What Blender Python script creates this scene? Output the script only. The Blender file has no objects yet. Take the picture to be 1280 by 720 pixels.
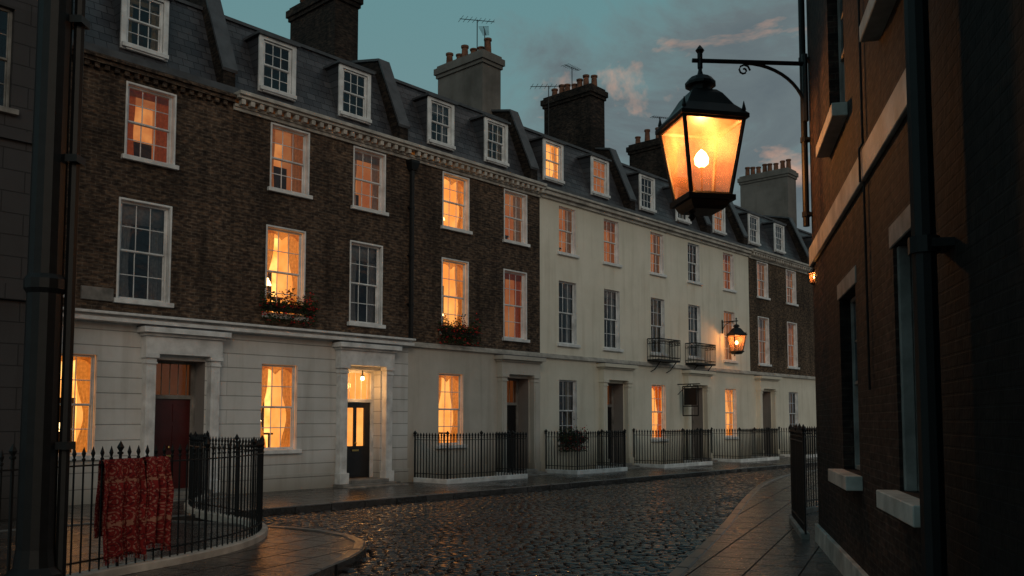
import bpy, math, random, bmesh
from mathutils import Vector, Matrix
random.seed(7)
R=random.uniform
scene=bpy.context.scene
scene.view_settings.view_transform='Standard'
scene.view_settings.look='None'
scene.view_settings.exposure=0

# ------------------------------------------------------------------ mesh builder
class MB:
    def __init__(s,ox=0.0): s.v=[]; s.f=[]; s.ox=ox
    def q(s,*p):
        n=len(s.v); s.v+=[(a[0]-s.ox,a[1],a[2]) for a in p]; s.f.append(tuple(range(n,n+len(p))))
    def box(s,x0,x1,y0,y1,z0,z1):
        n=len(s.v); x0-=s.ox; x1-=s.ox
        s.v+=[(x0,y0,z0),(x1,y0,z0),(x1,y1,z0),(x0,y1,z0),(x0,y0,z1),(x1,y0,z1),(x1,y1,z1),(x0,y1,z1)]
        for f in ((0,3,2,1),(4,5,6,7),(0,1,5,4),(1,2,6,5),(2,3,7,6),(3,0,4,7)): s.f.append(tuple(n+i for i in f))
    def loft(s,rings,cap=True):
        n=len(s.v); m=len(rings[0])
        for r in rings: s.v+=[(a[0]-s.ox,a[1],a[2]) for a in r]
        for k in range(len(rings)-1):
            for i in range(m):
                j=(i+1)%m; s.f.append((n+k*m+i,n+k*m+j,n+(k+1)*m+j,n+(k+1)*m+i))
        if cap:
            s.f.append(tuple(n+i for i in reversed(range(m))))
            s.f.append(tuple(n+(len(rings)-1)*m+i for i in range(m)))
    def lathe(s,x,y,prof,n=10,ph=0.0):
        s.loft([[(x+r*math.cos(2*math.pi*i/n+ph),y+r*math.sin(2*math.pi*i/n+ph),z) for i in range(n)] for r,z in prof])
    def tube(s,pts,r,n=6):
        pts=[Vector(p) for p in pts]; rings=[]
        for i,p in enumerate(pts):
            t=(pts[min(i+1,len(pts)-1)]-pts[max(i-1,0)]).normalized()
            up=Vector((0,0,1)) if abs(t.z)<.95 else Vector((1,0,0))
            a=t.cross(up).normalized(); b=t.cross(a).normalized()
            rr=r[i] if isinstance(r,(list,tuple)) else r
            rings.append([tuple(p+a*(rr*math.cos(2*math.pi*k/n))+b*(rr*math.sin(2*math.pi*k/n))) for k in range(n)])
        s.loft(rings)
    def prism(s,x0,x1,prof):   # polygon in (y,z) extruded along x
        s.loft([[(x0,y,z) for y,z in prof],[(x1,y,z) for y,z in prof]])
    def obj(s,name,mat,parent=None,smooth=False,bevel=0.0):
        if not s.v: return None
        me=bpy.data.meshes.new(name); me.from_pydata(s.v,[],s.f); me.update()
        if smooth:
            for p in me.polygons: p.use_smooth=True
        me.materials.append(mat)
        o=bpy.data.objects.new(name,me); scene.collection.objects.link(o)
        if parent: o.parent=parent
        if bevel:
            m=o.modifiers.new('b','BEVEL'); m.width=bevel; m.segments=1; m.limit_method='ANGLE'
        return o
def empty(name,loc=(0,0,0),rz=0.0):
    e=bpy.data.objects.new(name,None); e.location=loc; e.rotation_euler=(0,0,rz); e.empty_display_size=.3
    scene.collection.objects.link(e); return e

# ------------------------------------------------------------------ materials
class NT:
    def __init__(s,name):
        s.m=bpy.data.materials.new(name); s.m.use_nodes=True; s.t=s.m.node_tree; s.t.nodes.clear()
        s.out=s.n('ShaderNodeOutputMaterial')
    def n(s,t,**k):
        o=s.t.nodes.new(t)
        for a,b in k.items(): setattr(o,a,b)
        return o
    def l(s,a,b): s.t.links.new(a,b)
    def bsdf(s,col=None,rough=.6,spec=.5,metal=0):
        b=s.n('ShaderNodeBsdfPrincipled'); b.inputs['Roughness'].default_value=rough
        b.inputs['Specular IOR Level'].default_value=spec; b.inputs['Metallic'].default_value=metal
        if col is not None: b.inputs['Base Color'].default_value=(*col,1)
        s.l(b.outputs[0],s.out.inputs[0]); s.b=b; return b
    def coord(s,kind='Object'): return s.n('ShaderNodeTexCoord').outputs[kind]
    def wallvec(s):
        c=s.coord(); sp=s.n('ShaderNodeSeparateXYZ'); s.l(c,sp.inputs[0])
        a=s.math('ADD',sp.outputs[0],sp.outputs[1]); cb=s.n('ShaderNodeCombineXYZ'); s.l(a,cb.inputs[0]); s.l(sp.outputs[2],cb.inputs[1]); return cb.outputs[0]
    def setin(s,i,v):
        if isinstance(v,(int,float)): i.default_value=v
        elif isinstance(v,(tuple,list)): i.default_value=tuple(v) if len(v)!=3 or i.type!='RGBA' else (*v,1)
        else: s.l(v,i)
    def math(s,op,a,b=0.0,c=0.0):
        m=s.n('ShaderNodeMath',operation=op); s.setin(m.inputs[0],a); s.setin(m.inputs[1],b); s.setin(m.inputs[2],c); return m.outputs[0]
    def noise(s,scale,detail=4,vec=None,rough=.55,dist=0):
        n=s.n('ShaderNodeTexNoise'); n.inputs['Scale'].default_value=scale; n.inputs['Detail'].default_value=detail
        n.inputs['Roughness'].default_value=rough; n.inputs['Distortion'].default_value=dist
        s.l(vec if vec is not None else s.coord(),n.inputs['Vector']); return n.outputs['Fac']
    def ramp(s,f,stops):
        r=s.n('ShaderNodeValToRGB'); e=r.color_ramp.elements
        while len(e)<len(stops): e.new(.5)
        for k,(p,c) in enumerate(stops): e[k].position=p; e[k].color=(*c,1) if len(c)==3 else c
        s.l(f,r.inputs[0]); return r.outputs[0]
    def mr(s,f,a,b,c,d):
        m=s.n('ShaderNodeMapRange'); m.inputs[1].default_value=a;m.inputs[2].default_value=b;m.inputs[3].default_value=c;m.inputs[4].default_value=d
        s.l(f,m.inputs[0]); return m.outputs[0]
    def mix(s,f,a,b,mode='MIX'):
        m=s.n('ShaderNodeMix',data_type='RGBA',blend_type=mode); s.setin(m.inputs[0],f); s.setin(m.inputs[6],a); s.setin(m.inputs[7],b); return m.outputs[2]
    def bump(s,h,dist=.01,st=1.0,prev=None):
        b=s.n('ShaderNodeBump'); b.inputs['Distance'].default_value=dist; b.inputs['Strength'].default_value=st
        s.l(h,b.inputs['Height']); 
        if prev is not None: s.l(prev,b.inputs['Normal'])
        return b.outputs[0]
    def scalevec(s,v,sc):
        m=s.n('ShaderNodeMapping'); m.inputs['Scale'].default_value=sc; s.l(v,m.inputs[0]); return m.outputs[0]

def brick_mat(name,c1,c2,mortar,soot=.45,bw=.235,rh=.079,ms=.008):
    t=NT(name); t.bsdf(rough=.85,spec=.22); v=t.wallvec()
    b=t.n('ShaderNodeTexBrick'); t.l(v,b.inputs['Vector'])
    for k,x in (('Scale',1),('Brick Width',bw),('Row Height',rh),('Mortar Size',ms),('Mortar Smooth',.3),('Bias',-.1)): b.inputs[k].default_value=x
    b.inputs['Color1'].default_value=(*c1,1); b.inputs['Color2'].default_value=(*c2,1); b.inputs['Mortar'].default_value=(*mortar,1)
    n1=t.noise(.55,5); n2=t.noise(9,3); n4=t.noise(5.5,1,t.scalevec(t.coord(),(1,1,2.6)))
    c=t.mix(1,b.outputs['Color'],t.ramp(n1,[(.3,(soot,)*3),(.7,(1.25,1.2,1.15))]),'MULTIPLY')
    c=t.mix(1,c,t.ramp(n4,[(.36,(.5,.48,.48)),(.5,(1,1,1)),(.66,(1.6,1.5,1.35))]),'MULTIPLY')
    c=t.mix(1,c,t.ramp(n2,[(.3,(.65,.65,.65)),(.75,(1.35,1.3,1.2))]),'MULTIPLY')
    n3=t.noise(1.0,4,t.scalevec(t.coord(),(2.5,2.5,.18)))
    c=t.mix(1,c,t.ramp(n3,[(.35,(.7,.7,.71)),(.6,(1.05,1.05,1.05))]),'MULTIPLY')
    t.l(c,t.b.inputs['Base Color'])
    h=t.math('SUBTRACT',t.math('MULTIPLY',n2,.6),b.outputs['Fac'])
    t.l(t.bump(h,.014,1),t.b.inputs['Normal'])
    return t.m
def stucco_mat(name,col,joints=False,dirt=.8,rough=.7,streak=.82):
    t=NT(name); t.bsdf(rough=rough,spec=.3)
    n1=t.noise(.5,6,rough=.65); n2=t.noise(1.0,5,t.scalevec(t.coord(),(3,3,.22))); n3=t.noise(25,3)
    c=t.mix(1,col,t.ramp(n1,[(.3,(dirt,dirt,dirt*.97)),(.62,(1.03,1.03,1.03))]),'MULTIPLY')
    c=t.mix(1,c,t.ramp(n2,[(.30,(streak,streak*.99,streak*.96)),(.5,(1.02,1.02,1.02))]),'MULTIPLY')
    h=t.math('MULTIPLY',n3,.2); h=t.math('ADD',h,t.math('MULTIPLY',n1,.8))
    if joints:
        b=t.n('ShaderNodeTexBrick'); t.l(t.wallvec(),b.inputs['Vector'])
        for k,x in (('Scale',1),('Brick Width',400 if joints==1 else .8),('Row Height',.36 if joints==1 else .42),('Mortar Size',.012),('Mortar Smooth',.4)): b.inputs[k].default_value=x
        b.inputs['Color1'].default_value=(1,1,1,1)
        c=t.mix(b.outputs['Fac'],c,t.mix(1,c,(.5,.5,.5),'MULTIPLY'))
        h=t.math('SUBTRACT',h,t.math('MULTIPLY',b.outputs['Fac'],2.2))
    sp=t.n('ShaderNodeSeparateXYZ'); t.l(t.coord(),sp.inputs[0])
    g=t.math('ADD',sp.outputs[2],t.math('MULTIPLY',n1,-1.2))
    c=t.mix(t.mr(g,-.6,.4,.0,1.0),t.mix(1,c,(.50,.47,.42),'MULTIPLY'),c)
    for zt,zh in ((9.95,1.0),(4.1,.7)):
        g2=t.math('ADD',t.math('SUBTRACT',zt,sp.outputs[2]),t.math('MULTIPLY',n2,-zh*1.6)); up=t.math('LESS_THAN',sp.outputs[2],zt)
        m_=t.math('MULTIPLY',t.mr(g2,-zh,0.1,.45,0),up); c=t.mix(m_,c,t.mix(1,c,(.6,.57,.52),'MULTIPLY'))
    t.l(c,t.b.inputs['Base Color']); t.l(t.bump(h,.012,.6),t.b.inputs['Normal']); return t.m
def simple(name,col,rough=.5,var=.3,sc=6,spec=.5,metal=0,bump=.0):
    t=NT(name); t.bsdf(rough=rough,spec=spec,metal=metal); n=t.noise(sc,4)
    t.l(t.mix(1,col,t.ramp(n,[(.3,(1-var,)*3),(.7,(1+var*.5,)*3)]),'MULTIPLY'),t.b.inputs['Base Color'])
    if bump: t.l(t.bump(t.noise(sc*5,3),bump,.6),t.b.inputs['Normal'])
    return t.m
M={}
M['brick']=brick_mat('brown_stock_brick',(.125,.088,.067),(.058,.044,.038),(.16,.14,.125))
M['brick2']=brick_mat('yellow_stock_brick',(.145,.105,.076),(.08,.06,.048),(.16,.14,.12))
M['brickdark']=brick_mat('sooty_brick',(.045,.034,.030),(.025,.021,.020),(.04,.036,.033))
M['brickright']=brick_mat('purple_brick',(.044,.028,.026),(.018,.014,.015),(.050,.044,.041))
M['brickpier']=brick_mat('darkened_brick',(.012,.010,.010),(.006,.006,.006),(.010,.009,.009))  # near-black tone carries the low light at the near end of the wall
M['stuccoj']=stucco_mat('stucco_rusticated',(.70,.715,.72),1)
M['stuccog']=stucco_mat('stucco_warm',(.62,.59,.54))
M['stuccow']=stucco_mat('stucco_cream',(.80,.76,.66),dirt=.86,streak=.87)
M['porchd']=stucco_mat('porch_painted_shade',(.30,.28,.27))  # darker stucco copy, puts the recess shade of unlit porches into the colour
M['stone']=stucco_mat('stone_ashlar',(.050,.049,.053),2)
M['stonechim']=stucco_mat('chimney_render',(.20,.185,.17),dirt=.5)
M['trim']=simple('white_trim_paint',(.78,.80,.81),.45,.3,3,.4)
M['trimd']=simple('dirty_stone_trim',(.50,.48,.44),.65,.45,2.5,.3,0,.01)
M['trimk']=simple('grimy_stone_trim',(.26,.25,.235),.7,.5,3,.3,0,.01)
M['iron']=simple('black_iron_paint',(.008,.009,.010),.5,.4,8,.3)
M['door']=simple('black_gloss_door',(.012,.012,.014),.22,.3,3)
M['doorr']=simple('dark_red_door',(.075,.010,.010),.3,.3,3)
M['pot']=simple('clay_pot',(.20,.095,.06),.8,.5,5,.2)
M['lead']=simple('lead_sheet',(.075,.08,.09),.5,.4,3)
M['leaf']=simple('leaf_green',(.03,.055,.018),.6,.5,20,.3)
M['flower']=simple('red_petal',(.60,.03,.03),.6,.3,20,.3)
M['wood']=simple('planter_wood',(.03,.025,.02),.7)
M['roomdark']=simple('unlit_room',(.03,.026,.024),.9,.4,2,.1)
M['brass']=simple('brass',(.6,.42,.15),.3,.1,5,.5,1)
def slate():
    t=NT('slate_tiles'); t.bsdf(rough=.42,spec=.45)
    b=t.n('ShaderNodeTexBrick'); sp=t.n('ShaderNodeSeparateXYZ'); t.l(t.coord(),sp.inputs[0])
    cb=t.n('ShaderNodeCombineXYZ'); t.l(sp.outputs[0],cb.inputs[0]); t.l(sp.outputs[2],cb.inputs[1]); t.l(cb.outputs[0],b.inputs['Vector'])
    for k,x in (('Scale',1),('Brick Width',.3),('Row Height',.21),('Mortar Size',.008),('Mortar Smooth',.2)): b.inputs[k].default_value=x
    b.inputs['Color1'].default_value=(.080,.082,.095,1); b.inputs['Color2'].default_value=(.034,.036,.046,1); b.inputs['Mortar'].default_value=(.010,.010,.013,1)
    c=t.mix(1,b.outputs['Color'],t.ramp(t.noise(.8,5),[(.3,(.5,.5,.5)),(.7,(1.3,1.3,1.25))]),'MULTIPLY')
    t.l(c,t.b.inputs['Base Color'])
    saw=t.math('FRACT',t.math('DIVIDE',sp.outputs[2],.21))
    h=t.math('SUBTRACT',t.math('MULTIPLY',saw,-.8),b.outputs['Fac']); h=t.math('ADD',h,t.math('MULTIPLY',t.noise(4,2),.6))
    t.l(t.bump(h,.015,.8),t.b.inputs['Normal']); return t.m
M['slate']=slate()
def glass():
    t=NT('window_glass'); tr=t.n('ShaderNodeBsdfTransparent'); gl=t.n('ShaderNodeBsdfGlossy'); gl.inputs['Roughness'].default_value=.03
    tr.inputs[0].default_value=(.9,.92,.92,1); gl.inputs[0].default_value=(.72,.82,.92,1)
    fr=t.n('ShaderNodeFresnel'); fr.inputs[0].default_value=1.5
    b=t.bump(t.noise(2.2,2),.02,.5); t.l(b,gl.inputs['Normal'])
    mx=t.n('ShaderNodeMixShader'); t.l(t.math('MULTIPLY_ADD',fr.outputs[0],1.0,.01),mx.inputs[0]); t.l(tr.outputs[0],mx.inputs[1]); t.l(gl.outputs[0],mx.inputs[2])
    t.l(mx.outputs[0],t.out.inputs[0]); return t.m
M['glass']=glass()
def cloth(name,col,tl=.55):
    t=NT(name); d=t.n('ShaderNodeBsdfDiffuse'); tr=t.n('ShaderNodeBsdfTranslucent')
    c=t.mix(1,col,t.ramp(t.noise(14,3),[(.3,(.75,.75,.75)),(.7,(1.1,1.1,1.1))]),'MULTIPLY')
    t.l(c,d.inputs[0]); t.l(c,tr.inputs[0]); mx=t.n('ShaderNodeMixShader'); mx.inputs[0].default_value=tl
    t.l(d.outputs[0],mx.inputs[1]); t.l(tr.outputs[0],mx.inputs[2]); t.l(mx.outputs[0],t.out.inputs[0]); return t.m
M['curt']=cloth('cream_curtain',(.74,.54,.30)); M['curtr']=cloth('ochre_curtain',(.60,.24,.07)); M['net']=cloth('net_curtain',(.42,.43,.45),.4)
def emis(name,c1,c2,st,sc=1.3):
    t=NT(name); e=t.n('ShaderNodeEmission'); t.l(t.ramp(t.noise(sc,3),[(.32,c1),(.68,c2)]),e.inputs[0]); e.inputs[1].default_value=st
    t.l(e.outputs[0],t.out.inputs[0]); return t.m
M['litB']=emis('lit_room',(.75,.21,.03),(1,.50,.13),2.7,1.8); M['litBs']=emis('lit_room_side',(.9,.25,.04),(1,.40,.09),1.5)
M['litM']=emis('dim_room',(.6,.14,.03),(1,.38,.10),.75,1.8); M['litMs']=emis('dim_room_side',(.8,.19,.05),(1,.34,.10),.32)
M['hallM']=emis('hall_dim',(.9,.22,.05),(1,.3,.08),.07)
M['lampshade']=emis('lampshade',(1,.58,.22),(1,.68,.3),6.5)
M['mantle']=emis('gas_mantle',(1,.50,.14),(1,.6,.22),40.0)

# ------------------------------------------------------------------ windows etc.
class House:
    def __init__(s,name,P,rz,ox=0.0):
        s.e=empty(name,P,rz); s.ox=ox; s.mb={}; s.tk='trim'; s.rk='trim'
    def m(s,k):
        if k not in s.mb: s.mb[k]=MB(s.ox)
        return s.mb[k]
    def finish(s):
        nm={'trim':'window_frames','trimk':'window_frames','glass':'window_glass','iron':'ironwork','slate':'roof_slates','pot':'chimney_pots','lead':'leadwork'}
        for k,mb in s.mb.items():
            mk=k.split(':')[0]
            mb.obj(k.split(':')[1] if ':' in k else nm.get(k,k+'_part'),M[mk],s.e,
                   smooth=(mk in('curt','curtr','net')),bevel=.008 if mk in('trim','trimd','trimk') else 0)
def wall(mb,x0,x1,z0,z1,ops,y=0.0,yf=None):
    Y=yf or (lambda z:y)
    xs=sorted(set([x0,x1]+[min(max(o[k],x0),x1) for o in ops for k in(0,1)])); zs=sorted(set([z0,z1]+[min(max(o[k],z0),z1) for o in ops for k in(2,3)]))
    for a,b in zip(xs,xs[1:]):
        for c,d in zip(zs,zs[1:]):
            mx,mz=(a+b)/2,(c+d)/2
            if any(o[0]<mx<o[1] and o[2]<mz<o[3] for o in ops): continue
            mb.q((a,Y(c),c),(b,Y(c),c),(b,Y(d),d),(a,Y(d),d))
def curtain(mb,xa,xb,z0,z1,y,tie=0.0,side=0):
    nx=int(max(10,(xb-xa)*40)); nz=12; n0=len(mb.v); ph=R(0,6)
    for j in range(nz+1):
        t=j/nz; z=z0+(z1-z0)*t; k=1-tie*math.exp(-((t-.38)/.24)**2)
        for i in range(nx+1):
            u=i/nx; w=(xb-xa)*k
            x=(xa+u*w) if side<=0 else (xb-(1-u)*w)
            mb.v.append((x-mb.ox,y+.032*math.sin(ph+u*(xb-xa)*52)+.012*math.sin(ph*2+u*23),z))
    for j in range(nz):
        for i in range(nx):
            a=n0+j*(nx+1)+i; mb.f.append((a,a+1,a+nx+2,a+nx+1))
def window(h,xc,w,z0,z1,kind,y=0.0,cols=3,rows=2,surround=.05,sill=True,reveal=.1,curt=None,e=.25):
    xa,xb=xc-w/2,xc+w/2; tr=h.m(h.tk); rv=h.m(h.rk)
    for p in (((xa,y,z0),(xa,y+reveal,z0),(xa,y+reveal,z1),(xa,y,z1)),((xb,y,z0),(xb,y,z1),(xb,y+reveal,z1),(xb,y+reveal,z0)),
              ((xa,y,z1),(xa,y+reveal,z1),(xb,y+reveal,z1),(xb,y,z1)),((xa,y,z0),(xb,y,z0),(xb,y+reveal,z0),(xa,y+reveal,z0))): rv.q(*p)
    if surround:
        s=surround; tr.box(xa-s,xa,y-.018,y+.01,z0,z1+s); tr.box(xb,xb+s,y-.018,y+.01,z0,z1+s); tr.box(xa,xb,y-.016,y+.01,z1,z1+s)
    if sill:
        tr.box(xa-.12,xb+.12,y-.10,y+.03,z0-.11,z0-.002)
    fy=y+reveal; F=.055
    tr.box(xa,xa+F,fy,fy+.09,z0,z1); tr.box(xb-F,xb,fy,fy+.09,z0,z1); tr.box(xa+F,xb-F,fy,fy+.09,z1-F,z1); tr.box(xa+F,xb-F,fy,fy+.09,z0,z0+.06)
    zm=(z0+z1)/2; a,b=xa+F,xb-F
    up=(fy+.012,fy+.045); lo=(fy+.048,fy+.082); B=.012
    tr.box(a,b,up[0],up[1],zm-.02,zm+.025); tr.box(a,b,lo[0],lo[1],zm-.03,zm+.018)
    for (yy,za,zb) in ((up,zm+.025,z1-F),(lo,z0+.06,zm-.03)):
        tr.box(a,a+.03,yy[0],yy[1],za,zb); tr.box(b-.03,b,yy[0],yy[1],za,zb)
        for i in range(1,cols): 
            x=a+.03+(b-a-.06)*i/cols; tr.box(x-B,x+B,yy[0]+.004,yy[1]-.004,za,zb)
        for j in range(1,rows):
            z=za+(zb-za)*j/rows; tr.box(a+.03,b-.03,yy[0]+.007,yy[1]-.007,z-B,z+B)
    g=h.m('glass'); gy=(up[0]+up[1])/2; g.q((a,gy,zm),(b,gy,zm),(b,gy,z1-F),(a,gy,z1-F)); gy=(lo[0]+lo[1])/2; g.q((a,gy,z0+.06),(b,gy,z0+.06),(b,gy,zm),(a,gy,zm))
    y0=fy+.092; dp=1.5 if kind!='D' else 1.2; 
    if e<.1: dp=1.0
    yb=y0+dp
    bk,sd={'B':('litB:room_back','litBs:room_sides'),'M':('litM:room_back','litMs:room_sides'),'D':('roomdark:room_back','roomdark:room_sides')}[kind]
    X0,X1,Z0,Z1=xa-e,xb+e,z0-min(.2,e),z1+min(.12,e)
    h.m(bk).q((X0,yb,Z0),(X1,yb,Z0),(X1,yb,Z1),(X0,yb,Z1))
    s=h.m(sd); s.q((X0,y0,Z0),(X0,yb,Z0),(X0,yb,Z1),(X0,y0,Z1)); s.q((X1,y0,Z0),(X1,yb,Z0),(X1,yb,Z1),(X1,y0,Z1))
    s.q((X0,y0,Z1),(X0,yb,Z1),(X1,yb,Z1),(X1,y0,Z1)); s.q((X0,y0,Z0),(X0,yb,Z0),(X1,yb,Z0),(X1,y0,Z0))
    wall(s,X0,X1,Z0,Z1,[(xa,xb,z0,z1)],y0)
    if kind in 'BM' and e>.1:
        f=h.m('roomdark:furniture'); H=z1-z0
        px=xc+R(-.3,.1)*w; pz=z0+H*R(.4,.6); f.box(px-.2,px+.2,yb-.05,yb-.01,pz,pz+.45)
        h.m('curt:picture').box(px-.15,px+.15,yb-.055,yb-.051,pz+.05,pz+.40)
        bx=xc+R(.15,.5)*w; f.box(bx-.25,bx+.25,yb-.3,yb-.02,z0-.2,z0+H*R(.45,.8))
        if kind=='B' or random.random()<.4:
            lx=xc+R(-.22,.22)*w; lz=z0+H*R(.22,.42); ly=y0+R(.55,.9); k=1 if kind=='B' else .7
            h.m('lampshade:room_lamp').lathe(lx,ly,[(.17*k,lz),(.09*k,lz+.2*k)],12)
            f.lathe(lx,ly,[(.06,lz-.32),(.05,lz-.2),(.02,lz-.1),(.012,lz)],8); f.box(lx-.45,lx+.45,ly-.2,ly+.2,lz-.37,lz-.32); f.box(lx-.4,lx-.35,ly-.15,ly-.1,z0-.19,lz-.37); f.box(lx+.35,lx+.4,ly-.15,ly-.1,z0-.19,lz-.37)
    c=curt if curt is not None else random.choice(['curt','curt','curtr'] if kind=='B' else ['curt','curtr','net'])
    if c:
        cm=h.m(c+':curtains'+c); k=R(.24,.36); yy=y0+.1
        curtain(cm,xa-.05*(e>.1),xa+w*k,z0+.01,z1,yy,.5 if kind=='B' else .1,-1); curtain(cm,xb-w*R(.24,.36),xb+.05*(e>.1),z0+.01,z1,yy,.5 if kind=='B' else .1,1)
        if random.random()<.5 and kind!='B':
            zz=z1-(z1-z0)*R(.1,.3); cm.box(xa,xb,yy-.06,yy-.05,zz,z1)
        if kind=='B' and e>.1:
            n0=len(cm.v); N=24
            for j in range(3):
                for i in range(N+1):
                    u=i/N; dp_=.10+.16*(1-abs(math.sin(u*math.pi*2))); cm.v.append((xa+u*w-cm.ox,yy-.07+.012*math.sin(u*40+j),z1-dp_*j/2))
            for j in range(2):
                for i in range(N):
                    a_=n0+j*(N+1)+i; cm.f.append((a_,a_+1,a_+N+2,a_+N+1))
def door(h,xc,wallmat,lit=False,ow=1.3,zt=3.35,dm='door',dep=.5):
    if lit: dep=.34
    xa,xb=xc-ow/2,xc+ow/2; w=h.m(('stuccoj' if lit else 'porchd')+':porch'); t=h.m('trim'); tt=h.m('trim' if lit else 'trimk:door_frames')  # unlit recess walls take the stucco with shade in its colour
    w.q((xa,0,0),(xa,dep,0),(xa,dep,zt),(xa,0,zt)); w.q((xb,0,0),(xb,dep,0),(xb,dep,zt),(xb,0,zt)); w.q((xa,0,zt),(xb,0,zt),(xb,dep,zt),(xa,dep,zt))
    d=h.m(dm+':front_door'); lw=ow-.22; la,lb=xc-lw/2,xc+lw/2; zb=.22
    tt.box(xa,la,dep-.04,dep+.1,zb,zt); tt.box(lb,xb,dep-.04,dep+.1,zb,zt); tt.box(la,lb,dep-.06,dep+.1,2.42,2.52); tt.box(la,lb,dep-.04,dep+.1,zt-.06,zt)
    st=.13
    if lit:
        d.box(la,la+st+.08,dep,dep+.05,zb,2.42); d.box(lb-st-.08,lb,dep,dep+.05,zb,2.42); d.box(xc-.05,xc+.05,dep,dep+.05,zb,2.42)
        d.box(la+st,xc-.05,dep+.003,dep+.047,zb,1.15); d.box(xc+.05,lb-st,dep+.003,dep+.047,zb,1.15); d.box(la+st,lb-st,dep+.003,dep+.047,2.26,2.42)
        h.m('glass').q((la,dep+.03,1.15),(lb,dep+.03,1.15),(lb,dep+.03,2.26),(la,dep+.03,2.26))
    else:
        d.box(la,lb,dep,dep+.05,zb,2.42)
        for (p,q2) in ((.12,.75),(.85,1.55),(1.65,2.08)):
            for sx in (-1,1):
                x0=xc+sx*lw*.25-lw*.17; d.box(x0,x0+lw*.34,dep-.018,dep+.004,zb+p,zb+q2)
    h.m('brass:door_furniture').lathe(xc-.02,dep-.06,[(.02,1.2),(.035,1.23),(.02,1.27)],8); h.m('brass:door_furniture').box(xc-.12,xc+.12,dep-.028,dep-.02,1.0,1.05)
    h.m('glass').q((la,dep+.02,2.52),(lb,dep+.02,2.52),(lb,dep+.02,zt-.06),(la,dep+.02,zt-.06))
    for k in range(-2,3): 
        x=xc+k*lw/5; tt.box(x-.01,x+.01,dep,dep+.03,2.52,zt-.06)
    bk='litB:hall_back' if lit else 'hallM:hall_back'; sd='litBs:hall_sides' if lit else 'hallM:hall_sides'
    h.m(bk).q((xa,dep+1.6,zb),(xb,dep+1.6,zb),(xb,dep+1.6,zt),(xa,dep+1.6,zt))
    for X in (xa,xb): h.m(sd).q((X,dep+.1,zb),(X,dep+1.6,zb),(X,dep+1.6,zt),(X,dep+.1,zt))
    h.m(sd).q((xa,dep+.1,zt),(xb,dep+.1,zt),(xb,dep+1.6,zt),(xa,dep+1.6,zt)); h.m(sd).q((xa,dep+.1,zb),(xb,dep+.1,zb),(xb,dep+1.6,zb),(xa,dep+1.6,zb))
    T=h.m('trimk:steps'); T.box(xa-.4,xb+.4,-.50,0,0.0,.115);T.box(xa-.02,xb+.02,-.42,dep+.1,0.116,.215); T.box(xa-.4,xb+.4,-.86,-.502,0.0,.06)
    S=h.m('trim:portico' if wallmat=='stuccoj' else wallmat+':portico')
    for sx in (-1,1):
        c=xc+sx*(ow/2+.17)
        S.box(c-.12,c+.12,-.22,-.002,.42,3.22)
        S.box(c-.05,c+.05,-.235,-.221,.55,3.1)
        S.box(c-.16,c+.16,-.28,-.002,.116,.42)
        S.box(c-.14,c+.14,-.25,-.003,3.222,3.27); S.box(c-.125,c+.125,-.23,-.002,3.272,3.36); S.box(c-.17,c+.17,-.28,-.002,3.362,3.46)
    e=ow/2+.33; S.box(xc-e,xc+e,-.26,-.002,3.462,3.88); S.box(xc-e-.05,xc+e+.05,-.32,-.002,3.882,3.95); S.box(xc-e-.13,xc+e+.13,-.44,-.002,3.952,4.08)
    h.m('lead').box(xc-e-.12,xc+e+.12,-.43,-.002,4.082,4.11)
def chimney(h,xc,yc,z0,z1,mat,lx=.95,ly=2.6,pots=6):
    c=h.m(mat+':chimney_stack'); x0,x1,y0,y1=xc-lx/2,xc+lx/2,yc-ly/2,yc+ly/2
    c.box(x0,x1,y0,y1,z0,z1-.5); c.box(x0-.06,x1+.06,y0-.06,y1+.06,z1-.5,z1-.36); c.box(x0-.12,x1+.12,y0-.12,y1+.12,z1-.36,z1-.12); c.box(x0-.03,x1+.03,y0-.03,y1+.03,z1-.12,z1)
    p=h.m('pot')
    for i in range(pots):
        y=y0+ly*(i+.5)/pots; hh=R(.35,.7)
        p.lathe(xc+R(-.1,.1),y,[(.15,z1-.02),(.12,z1+hh*.85),(.155,z1+hh*.88),(.155,z1+hh),(.10,z1+hh)],10)
def party(h,x,mat='brickdark'):
    w=h.m(mat+':party_wall'); t=.17
    w.prism(x-t,x+t,[(.12,10.2),(.12,10.95),(1.15,13.3),(4.6,14.1),(9.2,13.2),(9.2,10.2)])
    c=h.m('lead'); 
    for (a,b) in (((.10,10.96),(1.14,13.32)),((1.14,13.32),(4.6,14.12))):
        c.prism(x-t-.05,x+t+.05,[a,(a[0]-.03,a[1]+.07),(b[0]-.03,b[1]+.07),b])
def dormer(h,xc,kind,w=.92):
    z0,z1=11.0,12.33; yf=.46; t=h.m('trim')
    window(h,xc,w,z0,z1,kind,y=yf,surround=0,reveal=.03,rows=2,curt='curt' if kind=='B' else random.choice(['net','curt','']),e=.012)
    a,b=xc-w/2,xc+w/2
    t.box(a-.13,a,yf-.02,yf+.05,z0-.15,z1+.1); t.box(b,b+.13,yf-.02,yf+.05,z0-.15,z1+.1); t.box(a,b,yf-.018,yf+.05,z1,z1+.1); t.box(a-.02,b+.02,yf-.06,yf+.03,z0-.15,z0-.06)
    L=h.m('lead'); L.box(a-.2,b+.2,yf-.1,yf+1.2,z1+.102,z1+.17)
    s=h.m('slate:dormer_cheeks'); s.box(a-.12,a-.02,yf+.052,yf+1.2,z0-.4,z1+.1); s.box(b+.02,b+.12,yf+.052,yf+1.2,z0-.4,z1+.1)
    s.box(a-.02,b+.02,yf+.055,yf+.1,z0-.4,z0-.12)

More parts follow.
